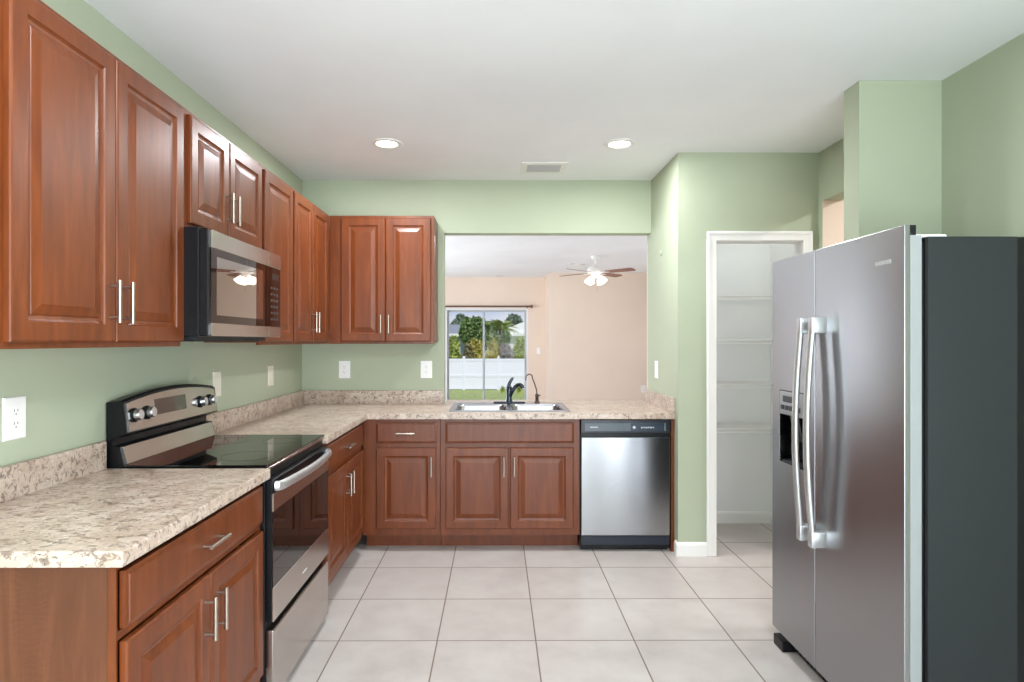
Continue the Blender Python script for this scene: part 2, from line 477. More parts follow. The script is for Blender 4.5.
# pantry door casing: two legs and a head with a stepped profile, and a flat jamb lining
def casing():
    mb = MB()
    for x0, x1 in ((1.355, 1.418), (1.979, 2.041)):
        mb.box(x0, x1, YP-.016, YP-.001, 0, 2.099, .004, 2)
        mb.box(x0+(.004 if x0 < 1.5 else .042), x0+(.021 if x0 < 1.5 else .058), YP-.021, YP-.015, 0, 2.095, .003, 2)
    mb.box(1.355, 2.041, YP-.0165, YP-.001, 2.038, 2.099, .004, 2)
    mb.box(1.359, 2.037, YP-.0215, YP-.015, 2.079, 2.095, .003, 2)
    return mb
struct('trim_1', casing(), 'trim')
jl = MB(); jl.box(1.413, 1.419, YP-.004, YP+.104, 0, 2.04); jl.box(1.978, 1.984, YP-.004, YP+.104, 0, 2.04); jl.box(1.413, 1.984, YP-.004, YP+.104, 2.036, 2.042)
struct('trim_2', jl, 'trim')

# ------------------------------------------------------------------ cabinets
DT = .019
DOOR_PROF = [(0, 0), (0, -DT+.005), (.002, -DT+.002), (.006, -DT), (.052, -DT), (.055, -DT+.004), (.060, -DT+.0075), (.067, -DT+.009),
             (.071, -DT+.009), (.073, -DT+.007), (.096, -DT+.0015), (.099, -DT+.0005)]
DRAWER_PROF = [(0, 0), (0, -DT+.006), (.003, -DT+.0045), (.009, -DT+.003), (.011, -DT+.0005), (.014, -DT)]

def pull(x, z, parent, vertical=True, length=.13, y=-DT):
    mb = MB(); h = length/2; c = .048
    if vertical:
        mb.tube([(x, y-.03, z-h), (x, y-.03, z+h)], .0058, 12)
        for s in (-c, c): mb.tube([(x, y+.0, z+s), (x, y-.03, z+s)], .0045, 10)
    else:
        mb.tube([(x-h, y-.03, z), (x+h, y-.03, z)], .0058, 12)
        for s in (-c, c): mb.tube([(x+s, y+.0, z), (x+s, y-.03, z)], .0045, 10)
    return mb.build('handle', 'nickel', parent, smooth=True)

def door(parent, x0, x1, z0, z1, hx=None, hz=None):
    d = MB().panel(x0, x1, z0, z1, DOOR_PROF).build('door', 'wood', parent)
    if hx is not None: pull(hx, hz, d)
    return d
def drawer(parent, x0, x1, z0, z1, handle=True, name='drawer'):
    d = MB().panel(x0, x1, z0, z1, DRAWER_PROF).build(name, 'wood', parent)
    if handle: pull((x0+x1)/2, (z0+z1)/2, d, False, .125)
    return d

def base_cabinet(label, loc, rz, w, depth, doors, drawers, side='wood', toe=True, top=.873, openings=None, false_front=False, group='base cabinets'):
    t = thing('base_cabinet', label, 'cabinet', loc, rz, group)
    MB().box(0, w, .07 if openings else .0195, depth, .105, top).build('cabinet_box', side, t)
    if openings:
        for a, b in ((0, .018), (w-.018, w)): MB().box(a, b, .0195, .07, .105, top).build('side_edge', side, t)
    # face frame: stiles, rails and openings closed by the fronts
    zs = [.105, .145, .690, .711, .855, .8755]
    if openings:
        us = [0, openings[0], openings[1], w]
        f = MB().cells(us, zs, 0, .019, lambda i, j: i != 1 or j % 2 == 0)
    else:
        f = MB().box(0, w, .0, .019, .105, .8755, .001)
    f.build('face_frame', 'wood', t)
    if toe: MB().box(.0, w, .105, .12, 0, .105).build('toe_kick', 'wood', t)
    for a, b, hx in doors: door(t, a, b, .150, .685, hx, .565)
    for a, b in drawers: drawer(t, a, b, .716, .851, not false_front, 'false_drawer_front' if false_front else 'drawer')
    return t

XF = -.885; LD = XF-XL-.004   # left-run face frame plane, carcass depth
w = .860
t = base_cabinet('brown base cabinet nearest the camera, under the short countertop left of the range', (XF, 1.413, 0), R90, w, LD,
    [(.014, w/2-.003, w/2-.036), (w/2+.003, w-.014, w/2+.036)], [(.014, w-.014)], side='wood_side', openings=(.006, w-.02))
w = .930
base_cabinet('brown base cabinet between the range and the inside corner, two doors under one drawer', (XF, 3.038, 0), R90, w, LD,
    [(.064, .480, .480-.030), (.490, .906, .490+.030)], [(.064, .906)])
YF = 4.02
base_cabinet('single-door brown base cabinet in the inside corner, left of the sink', (XF, YF, 0), 0, .509, .586,
    [(.088, .483, .483-.028)], [(.088, .483)])
base_cabinet('brown sink base cabinet with two doors and a plain false front', (-.374, YF, 0), 0, .922, .586,
    [(.035, .450, .450-.030), (.460, .879, .460+.028)], [(.035, .882)], false_front=True, top=.725)
struct_end = tag(MB().box(1.149, 1.170, 4.0, YB-.004, 0, .873, .001).build('end_panel', 'wood'), 'narrow brown end panel standing between the dishwasher and the green wall', 'panel')

def upper_cabinet(label, loc, rz, w, h, depth, doors, hz=.14, group='wall cabinets'):
    t = thing('wall_cabinet', label, 'cabinet', loc, rz, group)
    MB().box(0, w, .0195, depth, 0.012, h).build('cabinet_box', 'wood', t)
    MB().box(0, w, 0, .019, 0, h, .001).build('face_frame', 'wood', t)
    for a, b, hx in doors: door(t, a, b, .017, h-.020, hx, hz)
    return t
XU = -1.195; UD = XU-XL-.003; ZU = 1.370; UH = .913
w = .840
upper_cabinet('tall two-door wall cabinet nearest the camera, left of the microwave', (XU, 1.456, ZU), R90, w, UH, UD,
    [(.018, .424, .424-.030), (.430, .834, .430+.030)])
w = .758
upper_cabinet('short two-door wall cabinet mounted above the microwave', (XU, 2.299, 1.828), R90, w, ZU+UH-1.828, UD,
    [(.042, w/2-.003, w/2-.032), (w/2+.003, w-.008, w/2+.032)])
upper_cabinet('narrow single-door wall cabinet without handle, right of the microwave', (XU, 3.060, ZU), R90, .462, UH, UD,
    [(.03, .452, None)])
upper_cabinet('two-door wall cabinet on the left wall next to the inside corner', (XU, 3.525, ZU), R90, .800, UH, UD,
    [(.018, .366, .366-.028), (.372, .715, .372+.028)])
upper_cabinet('two-door wall cabinet on the back wall left of the pass-through', (XU, 4.33, ZU), 0, .746, UH, .277,
    [(.087, .400, .400-.026), (.404, .724, .404+.026)])

# ------------------------------------------------------------------ countertops
ct = thing('countertop', 'short speckled stone-look countertop in the foreground, left of the range', 'countertop', (0, 0, 0))
MB().box(XL+.002, -.847, 1.376, 2.274, .8765, CT, .003, 2).build('top', 'granite', ct)
MB().box(XL+.001, XL+.021, 1.376, 2.274, CT-.001, CT+.102, .003, 2).build('backsplash', 'granite', ct)

SX0, SX1, SY0, SY1 = -.325, .495, 4.075, 4.625      # sink rim outline
us = [XL+.002, -.847, -.4015, SX0+.03, SX1-.03, XW-.001]
vs = [3.034, 3.98, SY0+.03, SY1-.03, YB-.001, 4.925]
def cfill(i, j):
    if j == 0: return i == 0
    if j == 4: return i >= 2
    if i == 3 and j == 2: return False
    return True
ct2 = thing('countertop', 'long L-shaped speckled stone-look countertop running into the pass-through bar', 'countertop', (0, 0, 0))
MB().cells(us, vs, .8765, CT, cfill, 'xy').build('top', 'granite', ct2, bevel=.002)
b = MB(); b.box(XL+.001, XL+.021, 3.034, YB-.001, CT-.001, CT+.102, .003, 2); b.box(XL+.021, -.4025, YB-.021, YB-.001, CT-.001, CT+.102, .003, 2)
b.build('backsplash', 'granite', ct2)
MB().box(XW-.021, XW-.001, 3.985, 4.72, CT-.001, CT+.102, .003, 2).build('side_splash', 'granite', ct2)

# ------------------------------------------------------------------ sink and faucets
sk = thing('kitchen_sink', 'double-bowl stainless steel sink set into the countertop', 'sink', (0, 0, CT))
bowl_r = [(SX0+.035, .070), (.100, SX1-.035)]; by0, by1 = SY0+.035, SY1-.10
us = [SX0, bowl_r[0][0], bowl_r[0][1], bowl_r[1][0], bowl_r[1][1], SX1]; vs = [SY0, by0, by1, SY1]
MB().cells(us, vs, .0005, .008, lambda i, j: not (j == 1 and i in (1, 3)), 'xy').build('rim', 'sinksteel', sk, bevel=.003)
for (x0, x1) in bowl_r:
    mb = MB()
    o = [(x0+.0005, by0+.0005), (x1-.0005, by0+.0005), (x1-.0005, by1-.0005), (x0+.0005, by1-.0005)]
    def ring(ins, z, n=6):
        pts = []; r = .05
        X0, X1, Y0, Y1 = x0+ins, x1-ins, by0+ins, by1-ins
        for cx, cy, a0 in ((X1-r, Y1-r, 0), (X0+r, Y1-r, 90), (X0+r, Y0+r, 180), (X1-r, Y0+r, 270)):
            for k in range(n+1):
                a = math.radians(a0+90*k/n); pts.append(mb.bm.verts.new((cx+r*math.cos(a), cy+r*math.sin(a), z)))
        return pts
    rr = [ring(-.001, .0075), ring(.004, .002), ring(.008, -.01), ring(.022, -.155), ring(.035, -.172), ring(.06, -.178)]
    for a, b2 in zip(rr, rr[1:]):
        n = len(a)
        for k in range(n): mb.bm.faces.new((a[k], a[(k+1) % n], b2[(k+1) % n], b2[k]))
    mb.bm.faces.new(rr[-1])
    bw = mb.build('bowl', 'sinksteel', sk, smooth=True)
    MB().lathe([(.045, 0), (.045, .003), (.032, .004), (.03, -.0), (.001, -.0)], ((x0+x1)/2, (by0+by1)/2, -.177)).build('drain', 'chrome', bw, smooth=True)

fa = thing('kitchen_faucet', 'dark single-lever faucet at the back of the sink', 'faucet', (.092, 4.575, CT+.009))
mb = MB(); pts = []
for sgn in (1,):
    o = []
    for k in range(24):
        a = 2*PI*k/24; x = .09*math.copysign(1, math.cos(a))*(abs(math.cos(a))>1e-6)+.03*math.cos(a); o.append((x, .028*math.sin(a)))
    mb.prism(o, 0, .010, 'z')
mb.build('base_plate', 'faucet', fa, bevel=.003)
MB().lathe([(.027, .008), (.025, .02), (.0225, .03), (.0215, .09), (.023, .105), (.021, .122), (.012, .132), (.003, .135)]).build('body', 'faucet', fa, smooth=True)
MB().tube([(.004, -.006, .05), (.022, -.022, .09), (.043, -.042, .123), (.062, -.06, .140), (.080, -.078, .143), (.092, -.09, .134), (.097, -.095, .118)],
          [.016, .015, .0145, .014, .014, .015, .0155], 14).build('spout', 'faucet', fa, smooth=True)
MB().tube([(-.004, 0, .125), (0, -.002, .142), (.010, -.004, .164), (.022, -.006, .182), (.030, -.008, .192)], [.015, .013, .011, .010, .007], 12, sx=.75).build('lever', 'faucet', fa, smooth=True)

ff = thing('filter_faucet', 'slim gooseneck drinking-water faucet right of the main faucet', 'faucet', (.302, 4.585, CT+.009))
MB().lathe([(.022, 0), (.021, .006), (.013, .014), (.012, .045), (.015, .05), (.014, .062), (.008, .07)]).build('body', 'bronze', ff, smooth=True)
g = [(0, 0, .065), (-.004, -.001, .10), (-.018, -.003, .145), (-.034, -.006, .185)]
for k in range(1, 9):
    a = math.radians(20+k*20); c = (-.058, -.010, .190)
    g.append((c[0]+.026*math.cos(a), c[1]-.003*k/8, c[2]+.026*math.sin(a)))
g.append((-.0855, -.014, .170))
MB().tube(g, .0048, 10).build('spout', 'bronze', ff, smooth=True)
MB().tube([(.010, -.004, .055), (.026, -.010, .058)], [.005, .0035], 8).build('lever', 'bronze', ff, smooth=True)

# ------------------------------------------------------------------ electric range
W = .752
rg = thing('electric_range', 'stainless and black electric range between two base cabinets', 'range', (-.870, 2.278, 0), R90)
MB().box(0, W, .0, .58, .035, .900, .004).build('body', 'black', rg)
for x in (.05, W-.05):
    for y in (.05, .54): MB().cyl((x, y, 0), (x, y, .036), .018, 14).build('leg', 'black', rg)
ck = MB().box(-.001, W+.001, -.012, .540, .9155, .924, .004, 2).build('cooktop', 'blackgloss', rg)
MB().box(-.0015, W+.0015, -.011, .02, .901, .9155, .003).build('front_trim', 'steel_warm', ck)
burn = mat('burner_print', (15, 15, 16), .06)
for x, y, r in ((.19, .14, .105), (.56, .14, .085), (.19, .40, .085), (.56, .40, .105)):
    mb = MB(); mb.lathe([(r, 0), (r, .0004), (r-.003, .0004), (r-.003, 0)], (x, y, .9241), 40, cap=False); mb.build('burner_ring', burn, ck)
# oven door: black slab with steel strips, glass and bar handle
od = MB().box(.004, W-.004, -.026, -.001, .333, .868, .003).build('oven_door', 'black', rg)
MB().box(.003, W-.003, -.031, -.024, .748, .815, .002).build('upper_trim', 'steel_warm', od)
MB().box(.003, W-.003, -.0315, -.024, .333, .463, .002).build('lower_trim', 'steel_warm', od)
MB().box(.004, W-.004, -.030, -.024, .464, .747).build('window', 'blackmirror', od)
hp = [(.028, -.028, .840), (.030, -.040, .840), (.05, -.050, .840)]
for k in range(1, 12):
    x = .05+(W-.10)*k/12; hp.append((x, -.050-.018*math.sin(PI*k/12), .840))
hp += [(W-.05, -.050, .840), (W-.030, -.040, .840), (W-.028, -.028, .840)]
MB().tube(hp, .019, 14, sx=.55, up=(0, 0, 1)).build('handle', 'handle', od, smooth=True)
lg = MB()
for k in range(7): lg.box(W/2-.03+k*.0085, W/2-.03+k*.0085+.0055, -.0325, -.031, .385, .3925)
lg.build('maker_mark', 'mark', od)
dw = MB().box(.003, W-.003, -.030, -.001, .035, .302, .004, 2).build('storage_drawer', 'steel_warm', rg)
# backguard
def arch(x): return .030*(1-((x-W/2)/(W/2))**2)
def strip(prof_fn, n=24, x0=0., x1=W):
    mb = MB(); rows = []
    for k in range(n+1):
        x = x0+(x1-x0)*k/n; rows.append([mb.bm.verts.new((x, y, z)) for y, z in prof_fn(x)])
    m_ = len(rows[0])
    for a, b2 in zip(rows, rows[1:]):
        for k in range(m_): mb.bm.faces.new((a[k], a[(k+1) % m_], b2[(k+1) % m_], b2[k]))
    mb.bm.faces.new(rows[0]); mb.bm.faces.new(rows[-1][::-1])
    return mb
bgd = strip(lambda x: [(.622, .90), (.622, 1.158+arch(x)), (.568, 1.166+arch(x)), (.558, 1.158+arch(x)), (.545, 1.040), (.60, 1.018), (.60, .995), (.572, .990), (.556, .922), (.556, .90)]).build('backguard', 'black', rg, loc=(.012, -.022, 0)); bgd.scale.x = .984
cp = strip(lambda x: [(.560, 1.150+arch(x)), (.5545, 1.151+arch(x)), (.5405, 1.046), (.548, 1.042)], x0=.014, x1=W-.014).build('control_panel', 'steel_warm', bgd)
strip(lambda x: [(.573, .988), (.567, .989), (.551, .925), (.558, .924)], x0=.012, x1=W-.012).build('lower_trim', 'steel_warm', bgd)
# the panel leans: normal points at -y and slightly up
nrm = Vector((0, -1, .125)).normalized()
def on_panel(x, z, off=0.):
    y = .5405+(z-1.046)/(1.151+arch(x)-1.046)*.014
    return Vector((x, y, z))+nrm*off
def panel_quad(mb, x0, x1, z0, z1, th):
    a = [on_panel(x, z, 0) for x, z in ((x0, z0), (x1, z0), (x1, z1), (x0, z1))]; b2 = [p+nrm*th for p in a]
    A = [mb.bm.verts.new(p) for p in a]; B = [mb.bm.verts.new(p) for p in b2]
    mb.bm.faces.new(A[::-1]); mb.bm.faces.new(B)
    for k in range(4): mb.bm.faces.new((A[k], A[(k+1) % 4], B[(k+1) % 4], B[k]))
mb = MB(); panel_quad(mb, .20, .345, 1.088, 1.152, .002); dsp = mb.build('display', 'display', bgd)
mb = MB(); panel_quad(mb, .346, .445, 1.088, 1.152, .002); mb.build('keypad', 'display2', bgd)
for x in (.050, .138, .575, .672):
    kb = MB().lathe([(.0275, 0), (.0275, .006), (.0225, .010), (.0225, .012)], on_panel(x, 1.105, -.001), 24, nrm).build('knob', 'black', bgd, smooth=True)
    k2 = MB().lathe([(.0215, .012), (.0205, .028), (.019, .031), (.001, .0315)], on_panel(x, 1.105, -.001), 24, nrm)
    k2.build('knob_cap', 'chrome', kb, smooth=True)
for x in (.022, .545):
    mk = MB(); panel_quad(mk, x-.008, x+.004, 1.092, 1.118, .001); mk.build('pale_patch', 'mark', bgd)  # small pale patch beside each pair of knobs

# ------------------------------------------------------------------ microwave
mw = thing('microwave_oven', 'over-the-range microwave with steel strips and black glass', 'microwave', (-1.083, 2.284, 1.385), R90)
W2 = .754
MB().box(0, W2, .038, .388, .022, .435, .003).build('body', 'black', mw)
md = MB().box(0, .590, .004, .037, .024, .428, .003).build('door', 'black', mw)
MB().box(.020, .589, -.0005, .006, .0745, .3595).build('glass', 'micro_glass', md)
MB().box(.065, .530, -.0012, .002, .105, .330).build('window', 'micro_window', md)
MB().box(.019, .590, -.004, .008, .360, .428, .002).build('upper_trim', 'steel_warm', md)
MB().box(.019, .590, -.004, .008, .024, .074, .002).build('lower_trim', 'steel_warm', md)
cpn = MB().box(.592, W2, .004, .037, .024, .428, .003).build('control_panel', 'black', mw)
MB().box(.593, W2-.001, -.0005, .006, .0745, .3595).build('glass', 'micro_glass', cpn)
MB().box(.592, W2, -.004, .008, .360, .428, .002).build('upper_trim', 'steel_warm', cpn)
MB().box(.592, W2, -.004, .008, .024, .074, .002).build('lower_trim', 'steel_warm', cpn)
kpm = mat('keypad_print', (74, 68, 66), .3)
for r in range(6):
    for c in range(3): MB().box(.625+c*.036, .645+c*.036, -.0014, 0, .105+r*.030, .115+r*.030).build('key', kpm, cpn)
MB().box(.640, .725, -.0014, 0, .300, .330).build('clock_display', mat('clock_glass', (48, 44, 44), .1), cpn)
vg = MB(); vg.box(.04, W2-.04, .06, .37, .008, .023)
for k in range(12): vg.box(.06, W2-.06, .08+k*.023, .09+k*.023, .003, .009)
vg.build('vent_grille', 'charcoal', mw)

# ------------------------------------------------------------------ refrigerator
fr = thing('refrigerator', 'stainless side-by-side refrigerator with charcoal sides in the right foreground', 'refrigerator', (1.325, 2.795, 0), -R90)
FW = .908; FS = .376; ZB, ZT = .082, 1.753
MB().box(.002, FW-.002, .014, .735, .055, 1.716, .003).build('cabinet', 'black', fr)
sp_ = MB().box(FW-.004, FW+.001, .018, .298, .06, 1.716, .001).build('side_panel', 'charcoal', fr)
MB().box(-.001, .004, .018, .298, .06, 1.716, .001).build('side_panel', 'charcoal', fr)
MB().box(.01, FW-.01, .0, .014, .09, 1.70).build('gasket', 'black', fr)
gr = MB(); gr.box(.03, FW-.03, .0, .04, .012, .06)
for k in range(26): gr.box(.05+k*.031, .065+k*.031, -.004, 0, .018, .055)
gr.build('base_grille', 'black', fr)
for x0 in (.004, FW-.094): MB().box(x0, x0+.09, -.052, .012, 0, .048, .004, 2).build('leg', 'black', fr)
dx0, dx1, dz0, dz1 = .072, .290, .853, 1.172
# freezer door (far) with dispenser opening
def skin(x0, x1, hole=None):
    us = [x0, x1]; vs = [ZB, ZT]
    if hole:
        us = [x0, hole[0], hole[1], x1]; vs = [ZB, hole[2], hole[3], ZT]
        return MB().cells(us, vs, -.055, -.037, lambda i, j: not (i == 1 and j == 1))
    return MB().cells(us, vs, -.055, -.037, lambda i, j: True)
def core(x0, x1, hole=None):
    us = [x0, x1]; vs = [ZB+.004, ZT-.033]
    if hole:
        us = [x0, hole[0], hole[1], x1]; vs = [ZB+.004, hole[2], hole[3], ZT-.033]
        return MB().cells(us, vs, -.037, -.001, lambda i, j: not (i == 1 and j == 1))
    return MB().cells(us, vs, -.037, -.001, lambda i, j: True)
for nm, a, b2, hole in (('freezer_door', 0, FS-.003, (dx0, dx1, dz0, dz1)), ('fridge_door', FS+.003, FW, None)):
    d = core(a, b2, hole).build(nm, 'doorgray', fr)
    skin(a, b2, hole).build('front_skin', 'steel', d, bevel=.0018)
    MB().box(a+.001, b2-.001, -.0368, -.018, ZT-.0325, ZT-.001).build('top_cap', 'black', d)
    if hole:
        rc = MB(); x0, x1, z0, z1 = hole
        rc.box(x0, x1, -.0045, -.0005, z0, z1); rc.box(x0, x0+.004, -.054, -.004, z0, z1); rc.box(x1-.004, x1, -.054, -.004, z0, z1)
        rc.box(x0, x1, -.054, -.004, z0, z0+.004); rc.box(x0, x1, -.054, -.004, z1-.004, z1)
        rc.build('dispenser_recess', 'blackgloss', d)
        dp = MB().box(x0+.003, x1-.003, -.057, -.02, 1.066, z1-.003, .003).build('dispenser_panel', mat('dispenser_grey', (150, 152, 154), .3, .6), d)
        pd = MB()
        for k in range(5): pd.box(x0+.02+k*.036, x0+.046+k*.036, -.060, -.056, 1.088, 1.108, .001)
        pd.box(x0+.04, x1-.04, -.060, -.056, 1.122, 1.150, .001)
        pd.build('dispenser_button', 'navy', d)
        MB().prism([(-.045, 1.066), (-.012, 1.066), (-.012, .96), (-.02, .955)], x0+.07, x1-.07).build('dispenser_paddle', 'black', d)
        MB().box(x0+.02, x1-.02, -.052, -.01, z0+.004, z0+.012).build('drip_tray', 'charcoal', d)
    hx = FS-.022 if hole else FS+.068
    hb = []; n = 20
    for k in range(n+1):
        s_ = k/n; z = .590+(1.480-.590)*s_
        hb.append((hx, -.098-.026*math.sin(PI*s_), z))
    h = MB(); h.tube(hb, .0165, 14, sx=.72, up=(1, 0, 0))
    for zz in (.590, 1.482):
        s_ = 1 if zz < 1 else -1
        h.box(hx-.017, hx+.017, -.112, -.054, min(zz, zz+s_*.062), max(zz, zz+s_*.062), .004, 2)
    h.build('handle', 'handle', d, smooth=True)
# maker's letters: small raised marks near the top of the near door
mk = MB()
for k in range(8): mk.box(.765+k*.0103, .765+k*.0103+.0068, -.0575, -.054, 1.640, 1.654, .0006)
mk.build('maker_mark', 'chrome', fr)
MB().box(.80, .88, -.012, .10, 1.716, 1.728, .003).build('hinge_cover', 'foam', fr)
MB().box(.03, .11, -.012, .10, 1.716, 1.728, .003).build('hinge_cover', 'foam', fr)

# ------------------------------------------------------------------ dishwasher
dwm = thing('dishwasher', 'stainless dishwasher with black control strip under the counter', 'dishwasher', (.551, YF, 0), 0)
WD = .594
MB().box(0.002, WD-.002, .002, .57, .02, .872).build('tub', 'black', dwm)
MB().box(.004, WD-.004, -.024, .0, .108, .755, .004, 2).build('door', 'steel_v', dwm)
cpd = MB().box(.002, WD-.002, -.028, .0, .785, .871, .003, 2).build('control_panel', 'navy', dwm)
MB().box(.004, WD-.004, -.012, .0, .756, .785).build('pocket_handle', 'black', dwm)
MB().box(.028, .555, -.0298, -.0275, .798, .849, .0006).build('inset', 'panelgray', cpd)
MB().box(.330, .5545, -.0303, -.0295, .799, .848).build('keypad', mat('dishwasher_keys', (44, 58, 72), .25), cpd)
mk = MB()
for k in range(7): mk.box(.062+k*.0075, .067+k*.0075, -.0304, -.0296, .8185, .8265)
mk.build('maker_mark', 'mark', cpd)
for k in range(6): MB().box(.398+k*.015, .407+k*.015, -.0310, -.0301, .816+.002*(k % 2), .825).build('button', 'mark', cpd)
MB().lathe([(.009, 0), (.009, .0012)], (.352, -.0300, .822), 16, (0, -1, 0)).build('dial', 'mark', cpd)
MB().box(.553, .556, -.0310, -.0297, .799, .848).build('edge_strip', 'mark', cpd)
MB().box(.004, WD-.004, -.018, .0, .045, .104, .002).build('kick_plate', mat('kick_navy', (18, 28, 42), .4), dwm)
MB().box(.006, WD-.006, .03, .05, 0, .045).build('toe_panel', 'black', dwm)

# ------------------------------------------------------------------ outlets and switches
def outlet(label, loc, rz, kind='outlet', m='plate', w=.088, h=.131):
    t = thing('power_outlet' if kind == 'outlet' else 'light_switch', label, 'outlet' if kind == 'outlet' else 'switch', loc, rz)
    MB().panel(-w/2, w/2, -h/2, h/2, [(0, 0), (0, -.0035), (.002, -.0055), (.005, -.0062)], -.0003).build('cover_plate', m, t)
    if kind == 'outlet':
        for z in (-.0195, .0195):
            r = MB(); o = []
            for k in range(24):
                a = 2*PI*k/24; o.append((max(-.0165, min(.0165, .0175*math.cos(a)*1.15)), z+max(-.0135, min(.0135, .0175*math.sin(a)))))
            r.prism(o, -.0075, -.005, 'y'); r = r.build('receptacle', m, t)
            sl = MB(); sl.box(-.0075, -.0052, -.0079, -.0073, z+.000, z+.009); sl.box(.0052, .0075, -.0079, -.0073, z+.001, z+.008)
            sl.lathe([(.0025, 0), (.0025, .0005)], (0, -.0074, z-.007), 10, (0, -1, 0)); sl.build('slot', 'slot', r)
    elif kind == 'switch':
        MB().box(-.0165, .0165, -.0075, -.005, -.033, .033, .001).build('rocker', m, t)
        MB().prism([(-.0075, -.030), (-.0105, -.028), (-.0075, .030)], -.014, .014).build('paddle', m, t)
    return t
outlet('large white outlet on the left wall in the near foreground', (XL, 1.862, 1.154), R90)
outlet('white outlet on the back wall left, close to the inside corner', (-1.156, YB, 1.173), 0)
outlet('white outlet on the back wall right, close to the pass-through opening', (-.536, YB, 1.173), 0)
outlet('off-white switch plate half hidden behind the range backguard', (XL, 3.204, 1.163), R90, 'switch', 'almond')
outlet('cream switch plate on the left wall near the inside corner', (XL, 3.965, 1.163), R90, 'switch', 'almond')
outlet('pale switch plate seen edge-on on the pantry side wall right of the sink', (XW, 4.45, 1.18), -R90, 'switch', 'plate', .08, .125)
tag(MB().lathe([(.021, 0), (.021, .004), (.014, .009), (.001, .010)], (XW-.0003, 4.32, 2.015), 20, (-1, 0, 0)).build('round_wall_plate', 'green', smooth=True), 'small round painted plate high on the pantry side wall', 'wall plate')

# ------------------------------------------------------------------ ceiling fixtures
def downlight(label, x, y, lit=True, power=16, r=.066):
    t = thing('recessed_light', label, 'ceiling light', (x, y, CEIL))
    MB().lathe([(r+.030, 0), (r+.028, -.006), (r+.004, -.009), (r-.002, -.004), (r-.002, 0)], seg=36, cap=False).build('trim_ring', 'trim', t, smooth=True)
    MB().lathe([(r-.001, -.0005), (r-.001, -.004), (r*.6, -.0065), (.001, -.007)], seg=36).build('lens', 'lens' if lit else 'lens_off', t, smooth=True)
    if lit:
        lamp('downlight_glow', 'AREA', power, (x, y, CEIL-.012), (0, 0, 0), (.95, .97, 1), shape='DISK', size=.14)
    return t
downlight('left of the two lit recessed ceiling lights in the kitchen', -.679, 3.746, power=19)
downlight('right of the two lit recessed ceiling lights in the kitchen', .756, 3.746, power=19)
downlight('unseen recessed ceiling light behind the view, kitchen left', -.55, 1.0)  # unseen light added to the room behind the camera
downlight('unseen recessed ceiling light behind the view, kitchen right', .75, 1.0)  # second unseen light added behind the camera
downlight('recessed ceiling light in the living room just past the pass-through header', .194, 6.92, power=10)
downlight('unseen ceiling light added in the side hallway', 2.9, 3.0, power=26)  # added out of view to brighten the hall wall
downlight('unseen ceiling light added inside the pantry', 1.85, 4.15, power=2.2)  # added out of view to brighten the pantry walls
def ceiling_vent(label, x0, x1, y0, y1):
    t = thing('ceiling_vent', label, 'vent', ((x0+x1)/2, (y0+y1)/2, CEIL)); w, d = (x1-x0)/2, (y1-y0)/2
    MB().cells([-w, -w+.04, w-.04, w], [-d, -d+.05, d-.05, d], -.008, -.0004, lambda i, j: not (i == 1 and j == 1), 'xy').build('frame', 'trim', t, bevel=.002)
    MB().box(-w+.04, w-.04, -d+.05, d-.05, -.002, -.0005).build('backing', 'ventdark', t)
    n = max(3, int((2*d-.10)/.02)); lv = MB()
    for k in range(n):
        y = -d+.05+(2*d-.10)*(k+.5)/n; lv.prism([(y-.007, -.002), (y-.005, -.002), (y+.007, -.009), (y+.005, -.009)], -w+.04, w-.04)
    lv.build('louver', 'ventgray', t)
ceiling_vent('white ceiling air vent above the sink', .170, .486, 4.13, 4.40)
ceiling_vent('small ceiling vent far in the living room above the sliding door', -.06, .16, 11.25, 11.42)
downlight('small unlit round ceiling fixture left of the fan', 1.19, 9.55, False, r=.05)
downlight('small unlit round ceiling fixture directly beside the fan mount', 1.37, 9.65, False, r=.05)

# ceiling fan
fn = thing('ceiling_fan', 'white ceiling fan with brown blades and lit glass shades in the living room', 'ceiling fan', (1.415, 8.7, CEIL))
MB().lathe([(.068, -.0005), (.068, -.02), (.05, -.05), (.022, -.062)]).build('canopy', 'trim', fn, smooth=True)
MB().cyl((0, 0, -.06), (0, 0, -.15), .012).build('downrod', 'trim', fn, smooth=True)
MB().lathe([(.03, -.14), (.085, -.155), (.115, -.18), (.12, -.215), (.10, -.245), (.06, -.255)]).build('motor_housing', 'trim', fn, smooth=True)
MB().lathe([(.055, -.25), (.062, -.27), (.05, -.30), (.02, -.315)]).build('light_fitter', 'trim', fn, smooth=True)
for k in range(4):
    a = math.radians(-44+90*k); ca, sa = math.cos(a), math.sin(a)
    R = Matrix.Rotation(a, 4, 'Z')
    mb = MB()
    o = [(.17, -.05), (.40, -.062), (.60, -.066), (.63, -.045), (.635, 0), (.63, .045), (.60, .066), (.40, .062), (.17, .05)]
    mb.prism(o, -.244, -.238, 'z')
    bmesh.ops.transform(mb.bm, matrix=R @ Matrix.Translation((0, 0, -.24)) @ Matrix.Rotation(math.radians(-12), 4, 'X') @ Matrix.Translation((0, 0, .24)), verts=mb.bm.verts)
    bl = mb.build('blade', 'fanwood', fn)
    mb = MB(); mb.prism([(.09, -.02), (.16, -.014), (.22, -.04), (.235, 0), (.22, .04), (.16, .014), (.09, .02)], -.250, -.2455, 'z')
    bmesh.ops.transform(mb.bm, matrix=R, verts=mb.bm.verts); mb.build('blade_iron', 'trim', bl)
